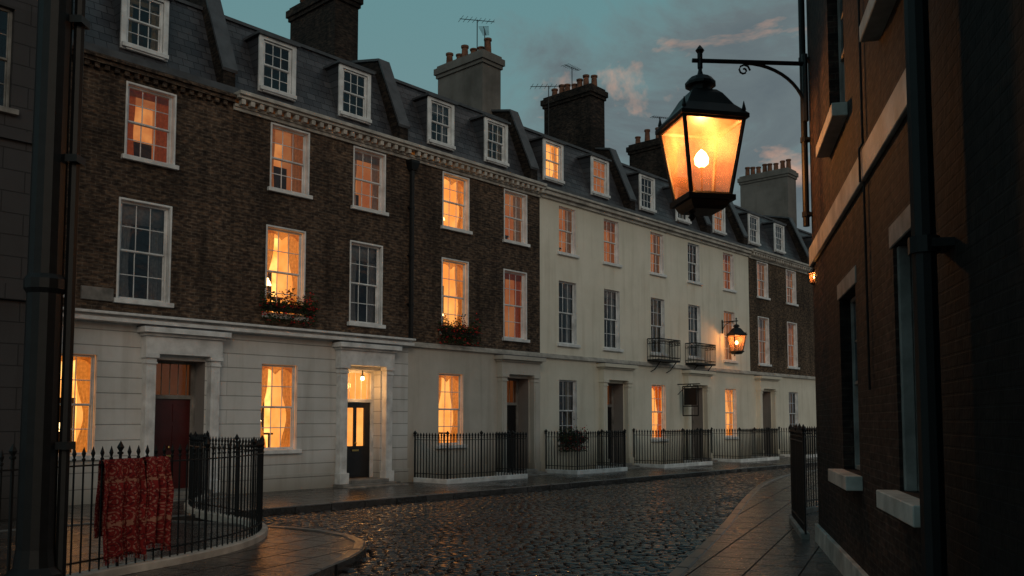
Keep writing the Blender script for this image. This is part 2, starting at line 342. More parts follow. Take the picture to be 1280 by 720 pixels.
ANG=math.atan2(.740,.673); P0=Vector((-3.17,26.8,0)); dv=Vector((math.cos(ANG),math.sin(ANG),0)); nv=Vector((dv.y,-dv.x,0))
def TP(s,d=0,z=0): 
    p=P0+dv*s+nv*d; return (p.x,p.y,z)
FL={'G':(1.12,3.38),'1':(4.72,7.05),'2':(8.12,9.85)}
def terrace(name,s0,s1,up,low,wins,doors,cornice,band=.14,surround=.05,parties=(),dorm=(),chims=(),doorlit=()):
    h=House(name,TP(s0),ANG,s0)
    lo=[];hi=[]
    for fl,xc,w,kind,*r in wins:
        z0,z1=FL[fl]; ww=w
        (lo if fl=='G' else hi).append((xc-ww/2,xc+ww/2,z0,z1))
        window(h,xc,ww,z0,z1,kind,surround=surround if fl!='G' else 0,curt=r[0] if r else None,rows=2)
    for xc in doors:
        lo.append((xc-.65,xc+.65,0,3.35)); door(h,xc,low,lit=xc in doorlit,dm='doorr' if len(doors)and xc<-7 else 'door')
    wall(h.m(low+':ground_floor_wall'),s0,s1,-.05,4.15,lo); wall(h.m(up+':upper_walls'),s0,s1,4.15,10.15,hi)
    pl=h.m(low+':plinth'); xs=[s0]+[v for d in sorted(doors) for v in(d-1.0,d+1.0)]+[s1]
    for a,b in zip(xs[::2],xs[1::2]):
        if b>a: pl.box(a,b,-.05,-.002,-.05,.45)
    bd=h.m('trimd:string_course' if band<.2 else 'trim:string_course'); bd.box(s0,s1,-band,-.001,4.142,4.235); bd.box(s0,s1,-band*.55,-.001,4.235,4.30)
    if band>=.2: bd.box(s0,s1,-band-.06,-.001,4.30,4.36)
    c=h.m(('trimd' if cornice!='brick' else 'brick')+':cornice'); 
    if cornice=='dentil':
        c.box(s0,s1,-.06,-.001,9.93,10.02); c.box(s0,s1,-.10,-.001,10.022,10.1)
        x=s0+.1
        while x<s1-.12: c.box(x,x+.12,-.27,-.101,10.06,10.2); x+=.27
        c.box(s0,s1,-.30,.15,10.202,10.28); c.box(s0,s1,-.37,.15,10.282,10.38)
    elif cornice=='plain':
        c.box(s0,s1,-.08,-.001,9.98,10.1); c.box(s0,s1,-.2,.15,10.102,10.24); c.box(s0,s1,-.28,.15,10.242,10.32)
    else:
        x=s0+.08
        while x<s1-.12: c.box(x,x+.11,-.10,-.001,9.98,10.1); x+=.23
        c.box(s0,s1,-.13,.15,10.102,10.2); c.box(s0,s1,-.19,.15,10.202,10.29)
    h.m('lead').box(s0,s1,.02,.4,10.30 if cornice!='dentil' else 10.39,10.55)
    r=h.m('slate'); sl=lambda z:.36+(z-10.5)*(.99/2.45)
    wall(r,s0,s1,10.5,12.95,[(x-.46,x+.46,10.96,12.38) for x,k in dorm],yf=sl)
    r.q((s0,1.35,12.95),(s1,1.35,12.95),(s1,4.6,13.8),(s0,4.6,13.8))
    r.q((s0,4.6,13.8),(s1,4.6,13.8),(s1,9.2,12.9),(s0,9.2,12.9)); h.m('lead').box(s0,s1,1.28,1.4,12.93,13.02)
    wall(h.m(up+':rear_wall'),s0,s1,-.05,12.9,[],9.2)
    for x in (s0,s1):
        h.m(up+':side_walls').q((x,0.01,-.05),(x,9.2,-.05),(x,9.2,12.9),(x,4.6,13.8),(x,1.35,12.95),(x,.36,10.5),(x,.01,10.15))
    for x in parties: party(h,x)
    for x,k in dorm: dormer(h,x,k)
    for a in chims: chimney(h,*a)
    return h

H1=terrace('brick_terraced_house',-14.5,-6.05,'brick','stuccoj',
  [('2',-8.2,1.15,'M','curtr'),('2',-11.2,1.15,'D'),('1',-8.26,1.2,'D','net'),('1',-10.75,1.2,'D'),('G',-9.86,1.15,'B','curt')],[-7.3],'brick',.3,
  parties=(-6.1,),dorm=((-8.2,'D'),(-11.2,'D')),chims=((-13.5,4,13,16.4,'brickdark'),))
H2=terrace('brick_terraced_house',-6.05,0,'brick','stuccoj',
  [('2',-4.3,1.15,'M','curt'),('2',-1.56,1.12,'M','net'),('1',-4.38,1.15,'B','curt'),('1',-1.64,1.12,'D','net'),('G',-4.5,1.1,'B','curt')],[-1.72],'dentil',.3,
  parties=(-.15,),dorm=((-4.45,'D'),(-1.78,'D')),chims=((-.3,4.2,13,16.3,'brickdark'),),doorlit=(-1.72,))
H3=terrace('brick_terraced_house',0,6.2,'brick','stuccog',
  [('2',2.0,1.12,'B','curt'),('2',4.9,1.12,'M','net'),('1',1.98,1.12,'B','curt'),('1',4.88,1.12,'M','curtr'),('G',1.82,1.08,'B','curt')],[4.92],'dentil',.1,
  parties=(6.05,),dorm=((1.75,'D'),(4.4,'D')),chims=((5.85,3.3,12.8,15.8,'stonechim',1.0,2.45,6),))
H4=terrace('stucco_terraced_house',6.2,12.4,'stuccow','stuccow',
  [('2',7.8,1.0,'M','net'),('2',10.6,1.0,'M'),('1',7.8,1.05,'D','net'),('1',10.6,1.05,'D','net'),('G',7.8,1.05,'D','curt')],[10.65],'plain',.1,surround=0,
  parties=(12.3,),dorm=((7.55,'B'),(10.5,'M')),chims=((12.3,3.2,12.8,16.3,'brickdark',1.0,2.6,7),))
H5=terrace('stucco_terraced_house',12.4,18.6,'stuccow','stuccow',
  [('2',13.9,1.0,'M','net'),('2',16.9,1.0,'D'),('1',13.9,1.05,'D','curt'),('1',16.9,1.05,'D','net'),('G',13.9,1.05,'B')],[16.85],'plain',.1,surround=0,
  parties=(18.5,),dorm=((13.9,'D'),(16.8,'D')),chims=((18.6,3.2,12.8,15.6,'brickdark',.9,2.2,4),))
H6=terrace('stucco_terraced_house',18.6,22.1,'stuccow','stuccow',
  [('2',20.1,1.0,'M'),('1',20.1,1.05,'M','curt'),('G',20.1,1.05,'B')],[],'plain',.1,surround=0,parties=(22.1,),dorm=((20.1,'M'),))
H7=terrace('brick_terraced_house',22.1,29.6,'brick2','stuccow',
  [('2',23.6,1.1,'M','net'),('2',26.9,1.1,'M'),('1',23.6,1.1,'M','net'),('1',26.9,1.1,'M','curt'),('G',26.9,1.1,'D')],[23.6],'dentil',.1,
  parties=(29.5,),dorm=((23.7,'D'),(26.6,'D')),chims=((30.6,3,12.8,16.5,'stonechim',1.1,3.0,8),))
H8=terrace('brick_terraced_house',29.6,38,'brick2','stuccow',
  [('2',31.5,1.1,'M'),('2',35,1.1,'M'),('1',31.5,1.1,'D'),('1',35,1.1,'M'),('G',31.5,1.1,'D')],[35],'dentil',.1,dorm=((31.5,'D'),(35,'D')))
for h in (H1,H2,H3,H4,H5,H6,H7,H8):
    h.finish()

# left stone house (stands 2 m forward of the terrace)
HL=House('stone_house',TP(-20),ANG,-20); HL.tk='trimk'; HL.rk='stone:reveals'
ops=[(-12.9,-11.9,7.9,9.9),(-15.6,-14.6,7.9,9.9),(-15.6,-14.6,4.6,6.9)]
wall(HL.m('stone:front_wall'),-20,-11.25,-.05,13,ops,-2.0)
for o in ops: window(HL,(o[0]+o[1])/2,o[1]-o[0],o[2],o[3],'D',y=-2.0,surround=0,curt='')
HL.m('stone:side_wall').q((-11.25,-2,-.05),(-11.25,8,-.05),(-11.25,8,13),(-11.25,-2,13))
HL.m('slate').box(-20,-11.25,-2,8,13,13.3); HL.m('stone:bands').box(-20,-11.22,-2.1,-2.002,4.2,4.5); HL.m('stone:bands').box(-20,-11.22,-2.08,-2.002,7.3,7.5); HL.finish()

# right brick house
CR=Vector((4.76,13.8,0)); ANR=math.atan2(-.974,-.2265)
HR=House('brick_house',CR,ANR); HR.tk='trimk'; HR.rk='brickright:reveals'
ops=[(6.4,7.6,1.3,3.4),(2.95,4.25,1.3,3.4),(2.5,3.9,5.55,7.7),(6.2,7.6,5.55,7.7)]
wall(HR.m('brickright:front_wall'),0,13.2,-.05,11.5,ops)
for o in ops: window(HR,(o[0]+o[1])/2,o[1]-o[0],o[2],o[3],'D',surround=0,reveal=.13,sill=False,curt='')
T=HR.m('trimd:sills')
for o in ops: T.box(o[0]-.14,o[1]+.14,-.17,.05,o[2]-.16,o[2]-.004)
F=HR.m('trimk:window_surround'); o=ops[0]; F.box(o[0]-.002,o[0]+.07,.03,.129,o[2],o[3]); F.box(o[1]-.07,o[1]+.002,.03,.129,o[2],o[3])
HR.m('trimd:string_course').box(-.02,8.4,-.05,-.002,4.32,4.62)
HR.m('trimd:plinth').box(-.02,8.4,-.06,-.002,-.05,.3)
# flat gauged-brick arches over the openings
A_=HR.m('trimk:window_heads')
for o in ops[:2]: A_.box(o[0]-.1,o[1]+.1,-.012,.04,o[3]+.002,o[3]+.2)
w=HR.m('brickpier:pier'); w.box(8.4,13.2,-.14,-.002,-.05,11.5)  # pier added over the dark near end, its gloom is in the brick colour
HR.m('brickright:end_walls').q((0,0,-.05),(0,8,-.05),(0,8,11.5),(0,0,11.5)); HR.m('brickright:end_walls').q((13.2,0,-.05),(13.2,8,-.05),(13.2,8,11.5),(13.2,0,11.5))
HR.m('slate').box(0,13.2,-.1,8,11.5,11.7)
I=HR.m('iron')
I.tube([(.12,-.09,4.95),(.12,-.09,11.4)],.05,10); I.tube([(8.85,-.28,0),(8.85,-.28,11.4)],.07,10)
for z in (5.1,6.3,7.6,8.9,10.6): I.lathe(.12,-.09,[(.065,z),(.065,z+.08)],10); I.box(.04,.2,-.08,0,z+.02,z+.06)
for z in (.6,2.9,4.9,7.2): I.lathe(8.85,-.28,[(.09,z),(.09,z+.1)],10); I.box(8.72,8.98,-.26,-.14,z+.02,z+.07)
I.tube([(5.2,-.03,2.2),(5.2,-.03,4.3)],.012,6); I.tube([(5.2,-.065,4.3),(5.2,-.065,4.64),(5.2,-.03,4.7),(5.2,-.03,11)],.012,6)
HR.finish()

# ------------------------------------------------------------------ downpipe, balconies, window boxes
def dpipe(s,z0,z1,d=.1,r=.055):
    e=empty('drainpipe',TP(s,0),ANG); m=MB(); m.tube([(0,-d,z0),(0,-d,z1)],r,8)
    m.loft([[(-.1,-d-.1,z1),(.1,-d-.1,z1),(.1,-d+.09,z1),(-.1,-d+.09,z1)],[(-.17,-d-.16,z1+.22),(.17,-d-.16,z1+.22),(.17,-d+.09,z1+.22),(-.17,-d+.09,z1+.22)],[(-.17,-d-.16,z1+.3),(.17,-d-.16,z1+.3),(.17,-d+.09,z1+.3),(-.17,-d+.09,z1+.3)]])
    z=z0+1
    while z<z1: m.lathe(0,-d,[(r+.02,z),(r+.02,z+.08)],8); m.box(-.09,.09,-.09,-.001,z+.02,z+.06); z+=1.5
    m.obj('pipe',M['iron'],e)
dpipe(.0,4.4,9.6,.12,.07)
def windowbox(s,z,w):
    e=empty('window_box',TP(s,.18),ANG); m=MB(); m.loft([[(-w/2,-.1,0+z),(w/2,-.1,z),(w/2,.1,z),(-w/2,.1,z)],[(-w/2-.04,-.13,z+.2),(w/2+.04,-.13,z+.2),(w/2+.04,.12,z+.2),(-w/2-.04,.12,z+.2)]]); m.obj('planter',M['wood'],e)
    l=MB(); fl=MB()
    for i in range(2200):
        x=R(-w/2-.15,w/2+.15); hgt=.36+.18*math.sin(x*9+s)+.07*math.sin(x*23); zz=z+.1+abs(random.gauss(0,.5))*hgt*.9
        if random.random()<.35: zz=z+R(-.30,.15)
        y=R(-.26,.14); a=R(0,6.28); b=R(-1,1); r=R(.02,.045)
        u=Vector((math.cos(a),math.sin(a),b*.6)).normalized()*r; v=u.cross(Vector((R(-1,1),R(-1,1),R(-1,1)))).normalized()*r*.7; c=Vector((x,y,zz))
        t=fl if random.random()<.4 and math.sin(x*13)+math.sin(zz*31)>.1 else l
        t.q(tuple(c-u),tuple(c+v),tuple(c+u),tuple(c-v))
    l.obj('leaves',M['leaf'],e); fl.obj('flowers',M['flower'],e)
windowbox(-4.38,4.78,1.35); windowbox(1.98,4.62,1.35); windowbox(7.8,1.05,1.1)
def balcony(s):
    e=empty('iron_balcony',TP(s),ANG); m=MB(); w=.85; D=.55; zb=4.42
    m.box(-w,w,-D,-.01,zb-.08,zb)
    for (a,b) in (((-w,-.02),(-w,-D)),((-w,-D),(w,-D)),((w,-D),(w,-.02))):
        for z,r in ((zb+.1,.016),(zb+.85,.025),(zb+.65,.014)): m.tube([(a[0],a[1],z),(b[0],b[1],z)],r,5)
        L=math.hypot(b[0]-a[0],b[1]-a[1]); n=int(L/.11)
        for i in range(n+1):
            x=a[0]+(b[0]-a[0])*i/n; y=a[1]+(b[1]-a[1])*i/n; m.tube([(x,y,zb),(x,y,zb+.85)],.013,4)
            if i<n:
                x2=x+(b[0]-a[0])/n/2; y2=y+(b[1]-a[1])/n/2; m.tube([(x,y,zb+.65),(x2,y2,zb+.8),(x2+(x2-x),y2+(y2-y),zb+.65)],.009,4)
    for sx in (-.6,.6): m.tube([(sx,-.01,zb-.5),(sx,-.2,zb-.42),(sx,-D+.05,zb-.08)],.022,5)
    m.obj('ironwork',M['iron'],e)
balcony(13.9); balcony(16.9)
def antenna(s,dback,z,rz,sc=1.0):
    e=empty('tv_antenna',TP(s,-dback,z),rz); m=MB(); m.tube([(0,0,-1.2),(0,0,1.5*sc)],.02,5); m.tube([(-.8*sc,0,1.4*sc),(.8*sc,0,1.55*sc)],.015,4)
    for i in range(8):
        x=(-.75+i*.21)*sc; L=(.32-.015*i)*sc; m.tube([(x,-L,1.41*sc+(x+.75*sc)*.09),(x,L,1.41*sc+(x+.75*sc)*.09)],.01,4)
    m.obj('aerial',M['iron'],e)
antenna(6.0,3.0,16.1,.4,.9); antenna(5.7,2.3,15.8,1.5,.6); antenna(10.8,3.4,14.8,.2,1.0); antenna(12.3,3.3,16.5,.9,.7); antenna(18.6,2.8,15.9,.5,.6); antenna(-.6,4.2,16.5,.5,.8)

# ------------------------------------------------------------------ railings
def resample(pts,step):
    out=[Vector(pts[0])]; acc=0
    for a,b in zip(pts,pts[1:]):
        a=Vector(a);b=Vector(b); L=(b-a).length; t=step-acc
        while t<=L: out.append(a+(b-a)*(t/L)); t+=step
        acc=(L-(t-step))
    return out
def smooth(pts,k=8):
    P=[Vector(p) for p in pts]; out=[]
    for i in range(len(P)-1):
        p0=P[max(i-1,0)];p1=P[i];p2=P[i+1];p3=P[min(i+2,len(P)-1)]
        for j in range(k):
            t=j/k; out.append(.5*((2*p1)+(p2-p0)*t+(2*p0-5*p1+4*p2-p3)*t*t+(3*p1-p0-3*p2+p3)*t**3))
    out.append(P[-1]); return out
def railing(pts,h=1.5,step=.13,plinth=.14,pm='trimd',pw=.13,name='iron_railing',r=.0115):
    e=empty(name,(pts[0][0],pts[0][1],0)); o=Vector((pts[0][0],pts[0][1])); P=[Vector((p[0],p[1]))-o for p in pts]
    m=MB(); Z=.03
    for k,p in enumerate(resample(P,step)):
        x,y=p.x,p.y; hh=h+(.06 if k%11==0 else 0); rr=r*(1.7 if k%11==0 else 1)
        m.lathe(x,y,[(rr,Z+plinth-.02),(rr,hh-.14),(rr*1.9,hh-.13),(rr*1.9,hh-.11),(rr*.9,hh-.10),(rr*2.3,hh-.05),(.002,hh+.03)],5)
    for z in (plinth+.15,h-.2):
        for a,b in zip(P,P[1:]):
            d=(b-a); 
            if d.length<1e-4: continue
            nn=Vector((-d.y,d.x)).normalized()*.02
            m.loft([[(a.x-nn.x,a.y-nn.y,z),(a.x+nn.x,a.y+nn.y,z),(a.x+nn.x,a.y+nn.y,z+.018),(a.x-nn.x,a.y-nn.y,z+.018)],[(b.x-nn.x,b.y-nn.y,z),(b.x+nn.x,b.y+nn.y,z),(b.x+nn.x,b.y+nn.y,z+.018),(b.x-nn.x,b.y-nn.y,z+.018)]])
    m.obj('bars',M['iron'],e)
    pl=MB(); rings=[]
    for i,p in enumerate(P):
        t=(P[min(i+1,len(P)-1)]-P[max(i-1,0)]).normalized(); n=Vector((-t.y,t.x))*pw/2
        if 0<i<len(P)-1:
            c=max(.5,abs((P[i]-P[i-1]).normalized().dot(t))); n=n/c
        rings.append([(p.x-n.x,p.y-n.y,-.02),(p.x+n.x,p.y+n.y,-.02),(p.x+n.x,p.y+n.y,Z+plinth),(p.x-n.x,p.y-n.y,Z+plinth)])
    pl.loft(rings); pl.obj('plinth',M[pm],e,bevel=.015); return e
def area(s0,s1,d=1.4): railing([TP(s0,.06)[:2],TP(s0,d)[:2],TP(s1,d)[:2],TP(s1,.06)[:2]],pm='trim',r=.017)
area(.25,3.85); area(6.45,9.45); area(11.95,15.7); area(18.15,22.0); area(25.0,29.4); 
L=[(-6.6,5.2),(-6.0,7.6),(-5.4,9.3),(-4.87,10.7),(-4.35,11.8),(-4.02,13.0),(-4.05,14.3),(-4.45,15.5),(-5.3,16.6),(-6.4,17.9),(-7.1,19.6),(-7.5,21.9)]
railing([tuple(p) for p in smooth(L,5)],h=1.56,step=.135,plinth=.1,pw=.2)
railing([tuple(p) for p in smooth([(4.62,14.0),(4.95,15.4),(5.35,16.9),(6.2,18.3),(8.5,20.5)],5)],h=1.75,step=.12,plinth=.1,pm='trimk')
e=empty('cast_iron_column',(-4.84,9.05,0)); m=MB()
m.lathe(0,0,[(.27,-.02),(.27,.35),(.2,.42),(.18,.6),(.17,3.2),(.20,3.25),(.20,3.35),(.17,3.4),(.165,7.2),(.21,7.3),(.23,7.6),(.18,7.7),(.17,13)],14); m.tube([(.21,.1,0),(.21,.1,13)],.055,8)
for z in (1.6,4.6,6.1,9): m.box(-.05,.29,-.02,.17,z,z+.08)
m.obj('column',M['iron'],e)

# ------------------------------------------------------------------ lanterns
def lglass():
    t=NT('lantern_glass'); tr=t.n('ShaderNodeBsdfTransparent'); tr.inputs[0].default_value=(1,.86,.72,1); tl=t.n('ShaderNodeBsdfTranslucent')
    t.l(t.ramp(t.noise(3.5,6),[(.3,(.17,.070,.040)),(.7,(.32,.15,.09))]),tl.inputs[0])
    a=t.n('ShaderNodeMixShader'); a.inputs[0].default_value=.45; t.l(tr.outputs[0],a.inputs[1]); t.l(tl.outputs[0],a.inputs[2])
    t.l(a.outputs[0],t.out.inputs[0]); return t.m
M['lglass']=lglass()
def lantern(name,loc,rz,S,power,arm=None,wallrz=0):
    e=empty(name,loc); m=MB(); g=MB()
    a,b,zt,zb=.47*S,.31*S,.56*S,-.56*S
    def sq(r,z): return [(r*math.sqrt(2)*math.cos(rz+math.pi/4+k*math.pi/2),r*math.sqrt(2)*math.sin(rz+math.pi/4+k*math.pi/2),z) for k in range(4)]
    T,B=sq(a,zt),sq(b,zb)
    for k in range(4):
        m.tube([B[k],T[k]],.032*S,6); m.tube([B[k],B[(k+1)%4]],.04*S,6); m.tube([T[k],T[(k+1)%4]],.04*S,6)
        g.q(sq(b-.01*S,zb)[k],sq(b-.01*S,zb)[(k+1)%4],sq(a-.01*S,zt)[(k+1)%4],sq(a-.01*S,zt)[k])
        t=T[k]; m.lathe(t[0],t[1],[(.03*S,zt),(.045*S,zt+.05*S),(.02*S,zt+.09*S),(.035*S,zt+.13*S),(.004*S,zt+.26*S)],6)
    m.loft([sq(a+.06*S,zt),sq(a+.06*S,zt+.06*S),sq(a*.78,zt+.24*S),sq(a*.52,zt+.45*S),sq(a*.38,zt+.52*S)])
    m.loft([sq(b+.06*S,zb-.08*S),sq(b+.06*S,zb),sq(b,zb+.02*S)]); m.loft([sq(b*.75,zb-.2*S),sq(b*.9,zb-.15*S),sq(b*1.0,zb-.08*S)])
    m.lathe(-b*.5,0,[(.02*S,zb-.33*S),(.06*S,zb-.28*S),(.03*S,zb-.23*S),(.07*S,zb-.19*S)],8)
    z=zt+.52*S; m.lathe(0,0,[(a*.34,z),(a*.34,z+.09*S),(a*.5,z+.10*S),(a*.5,z+.14*S),(a*.36,z+.22*S),(a*.1,z+.28*S),(.03*S,z+.34*S),(.03*S,z+.50*S)],12)
    m.lathe(0,0,[(.012*S,zb),(.012*S,-.12*S),(.05*S,-.1*S),(.03*S,-.06*S)],6)
    m.obj('lantern_frame',M['iron'],e); g.obj('glass_panes',M['lglass'],e)
    mm=MB(); mm.lathe(0,0,[(.03*S,-.08*S),(.10*S,-.02*S),(.11*S,.06*S),(.07*S,.14*S),(.01*S,.2*S)],12); mm.obj('gas_mantle',M['mantle'],e,smooth=True)
    if arm:
        A=Vector(arm); L=A.length; u=A.normalized(); k=MB(); zz=z+.50*S
        def W(x,z): return (u.x*x,u.y*x,z)
        k.tube([W(-.12*S,zz),W(L,zz)],.035*S,8); k.tube([W(0,zz-.12*S),W(0,zz+.12*S)],.04*S,8); k.lathe(0,0,[(.03*S,zz+.1*S),(.07*S,zz+.16*S),(.01*S,zz+.24*S)],8)
        r=min(.75*S,L*.6)
        pts=[W(L-1.25*r+1.25*r*math.sin(t),zz-.02-r*(1-math.cos(t))) for t in [i*math.pi/2/12 for i in range(13)]]
        k.tube(pts,.025*S,6)
        c=W(L-1.25*r-.02,zz-.13*S); k.tube([(c[0]+u.x*.1*S*(1-q/14)*math.cos(q*.75),c[1]+u.y*.1*S*(1-q/14)*math.cos(q*.75),c[2]+.1*S*(1-q/14)*math.sin(q*.75)) for q in range(12)],.016*S,5)
        k.tube([W(L,zz-r-.15*S),W(L,zz+.15*S)],.045*S,6)
        k.obj('bracket',M['iron'],e)
    ld=bpy.data.lights.new('lamp_light','POINT'); ld.energy=power; ld.color=(1,.44,.13); ld.shadow_soft_size=.10*S
    lo=bpy.data.objects.new('lamp_light',ld); lo.location=(0,0,.30*S); lo.parent=e; scene.collection.objects.link(lo); return e
lantern('wall_lantern',(2.95,13.45,5.90),math.radians(12),1.03,300,arm=(1.68,.12,0))
pl=TP(19.35,.75,5.45); lantern('wall_lantern',pl,.3,.66,55,arm=tuple((-nv*.72)))
lantern('wall_lantern',(4.72,13.62,4.12),.2,.14,10,arm=(.02,.004,0))
e=empty('porch_lamp',TP(-1.72,-.02,3.12)); m=MB(); m.lathe(0,0,[(.02,.22),(.02,.1),(.06,.08),(.06,.06)],8); m.obj('fitting',M['iron'],e); m=MB(); m.lathe(0,0,[(.03,-.07),(.06,-.04),(.06,.0),(.04,.05)],10); m.obj('globe',M['lampshade'],e,smooth=True)
ld=bpy.data.lights.new('porch_light','POINT'); ld.energy=12; ld.color=(1,.48,.15); ld.shadow_soft_size=.09; lo=bpy.data.objects.new('porch_light',ld); lo.location=(0,0,-.2); lo.parent=e; scene.collection.objects.link(lo)
e=empty('hanging_sign',TP(15.4,.0),ANG); m=MB(); m.tube([(0,0,3.45),(0,-1.1,3.45)],.025,6); m.tube([(0,0,3.0),(0,-.4,3.35),(0,-.6,3.45)],.015,5)
for (p,q2) in (((0,-.25,3.35),(0,-1.0,3.35)),((0,-.25,2.1),(0,-1.0,2.1)),((0,-.25,3.35),(0,-.25,2.1)),((0,-1.0,3.35),(0,-1.0,2.1)),((0,-.25,2.5),(0,-1.0,2.5)),((0,-.62,3.35),(0,-.62,3.45))): m.tube([p,q2],.028,6)
m.box(-.02,.02,-.93,-.32,2.55,3.28); m.obj('sign_frame',M['iron'],e)
e=empty('wall_plaque',TP(-9.35,0),ANG); m=MB(); m.box(-.36,.36,-.07,-.002,4.62,4.92); m.obj('plate',M['trimk'],e,bevel=.01)

# ------------------------------------------------------------------ rugs on the railing
def rugmat():
    t=NT('red_patterned_rug'); t.bsdf(rough=.92,spec=.1); c=t.coord(); sp=t.n('ShaderNodeSeparateXYZ'); t.l(c,sp.inputs[0])
    cb=t.n('ShaderNodeCombineXYZ'); t.l(sp.outputs[0],cb.inputs[0]); t.l(sp.outputs[2],cb.inputs[1])
    v=t.n('ShaderNodeTexVoronoi'); v.inputs['Scale'].default_value=5.5; v.inputs['Randomness'].default_value=.1; t.l(cb.outputs[0],v.inputs['Vector'])
    n=t.noise(22,3,cb.outputs[0])
    r=t.math('SINE',t.math('ADD',t.math('MULTIPLY',v.outputs['Distance'],30),t.math('MULTIPLY',n,3.5)))
    mask=t.math('GREATER_THAN',r,.15)
    v2=t.n('ShaderNodeTexVoronoi'); v2.inputs['Scale'].default_value=34; t.l(cb.outputs[0],v2.inputs['Vector'])
    col=t.mix(mask,(.26,.026,.026),t.mix(t.math('GREATER_THAN',v2.outputs['Distance'],.5),(.44,.18,.14),(.14,.018,.022)))
    st=t.math('GREATER_THAN',t.math('SINE',t.math('MULTIPLY',sp.outputs[2],12)),.93)
    col=t.mix(st,col,t.mix(t.math('GREATER_THAN',n,.5),(.42,.20,.14),(.18,.02,.02)))
    col=t.mix(1,col,t.ramp(t.noise(3,4),[(.3,(.6,.6,.6)),(.7,(1.15,1.15,1.15))]),'MULTIPLY')
    t.l(col,t.b.inputs['Base Color']); t.l(t.bump(t.math('ADD',n,mask),.004,.8),t.b.inputs['Normal']); return t.m
M['rug']=rugmat()
def rug(cx,cy,w,zt,front,back,seed):
    a=Vector((.436,.9)).normalized(); e=empty('red_rug',(cx,cy,0),math.atan2(a.y,a.x)); rnd=random.Random(seed)
    m=MB(); nu,nv_=40,60; L=front+back
    for j in range(nv_+1):
        t=j/nv_*L
        for i in range(nu+1):
            u=i/nu-.5; f=.035*math.sin(u*17+seed)+.015*math.sin(u*41+seed*3)
            if t<back: y=.045; z=zt-(back-t); k=min(1,(back-t)*2.5)
            else: y=-.045; z=zt-(t-back); k=min(1,(t-back)*2.5)
            if abs(t-back)<.05: y=.045*(-(t-back)/.05); z=zt-.01*abs(t-back)/.05
            y+= (f+ (.0 if t<back else -.03*k))*(.2+k)
            x=u*w*(1+.05*k)+.02*math.sin(z*5+seed)*k+.02*k*u
            m.v.append((x,y,z+.03*math.sin(u*6+seed)*k-.02*u*k))
    for j in range(nv_):
        for i in range(nu):
            q=j*(nu+1)+i; m.f.append((q,q+1,q+nu+2,q+nu+1))
    o=m.obj('cloth',M['rug'],e,smooth=True); s=o.modifiers.new('s','SOLIDIFY'); s.thickness=.012
    fr=MB()
    for i in range(50):
        u=(i/49-.5); f=.035*math.sin(u*17+seed)+.015*math.sin(u*41+seed*3); y=-.045+(f-.03)*1.2; z=zt-front+.03*math.sin(u*6+seed)-.02*u; x=u*w*1.07+.02*math.sin((zt-front)*5+seed)
        fr.tube([(x,y,z+.01),(x+rnd.uniform(-.01,.01),y+rnd.uniform(-.015,.015),z-.06)],.004,3)
    fr.obj('fringe',M['rug'],e)
rug(-4.79,10.86,.58,1.42,1.16,.9,1.0); rug(-4.565,11.33,.36,1.43,1.1,.7,2.3)

# ------------------------------------------------------------------ ground
def flagmat(name,col,rot=0,bw=.95,rh=.62):
    t=NT(name); t.bsdf(spec=.6); mp=t.n('ShaderNodeMapping'); mp.inputs['Rotation'].default_value=(0,0,rot); t.l(t.coord(),mp.inputs[0])
    b=t.n('ShaderNodeTexBrick'); t.l(mp.outputs[0],b.inputs['Vector'])
    for k,x in (('Scale',1),('Brick Width',bw),('Row Height',rh),('Mortar Size',.013),('Mortar Smooth',.3),('Bias',0)): b.inputs[k].default_value=x
    b.inputs['Color1'].default_value=(*col,1); b.inputs['Color2'].default_value=(*[x*.4 for x in col],1); b.inputs['Mortar'].default_value=(.006,.006,.006,1)
    c=t.mix(1,b.outputs['Color'],t.ramp(t.noise(2.5,5),[(.3,(.6,.6,.6)),(.7,(1.3,1.3,1.3))]),'MULTIPLY')
    h=t.math('SUBTRACT',t.math('ADD',t.math('MULTIPLY',t.noise(3.2,4),1.7),t.math('MULTIPLY',t.noise(24,3),.55)),t.math('MULTIPLY',b.outputs['Fac'],1.6))
    n=t.noise(.6,5); n2=t.noise(7,3); 
    r=t.mr(t.math('ADD',t.math('MULTIPLY',n,.7),t.math('MULTIPLY',n2,.3)),.38,.62,.06,.34); r=t.math('MAXIMUM',r,t.math('MULTIPLY',b.outputs['Fac'],.8))
    t.l(c,t.b.inputs['Base Color']); t.l(r,t.b.inputs['Roughness']); t.l(t.math('MULTIPLY_ADD',b.outputs['Fac'],-.45,.65),t.b.inputs['Specular IOR Level'])
    t.l(t.bump(h,.016,1),t.b.inputs['Normal']); return t.m
M['flag']=flagmat('wet_flagstones',(.062,.054,.050)); M['flag2']=flagmat('wet_flagstones_b',(.062,.054,.050),-1.15)
M['kerb']=simple('granite_kerb',(.10,.095,.09),.28,.4,5,.5,0,.01)
def settmat():
    t=NT('wet_granite_setts'); t.bsdf(spec=.85); g=t.n('ShaderNodeNewGeometry'); r=g.outputs['Random Per Island']
    c=t.ramp(r,[(0,(.014,.013,.015)),(.5,(.034,.029,.028)),(1,(.075,.058,.05))])
    c=t.mix(1,c,t.ramp(t.noise(.5,4),[(.3,(.6,.6,.6)),(.7,(1.25,1.2,1.15))]),'MULTIPLY')
    t.l(c,t.b.inputs['Base Color']); n=t.noise(.45,4); rr=t.math('ADD',t.mr(n,.35,.65,.03,.16),t.math('MULTIPLY',r,.07)); t.l(rr,t.b.inputs['Roughness'])
    t.l(t.bump(t.noise(16,4),.009,.6),t.b.inputs['Normal']); return t.m
M['sett']=settmat()
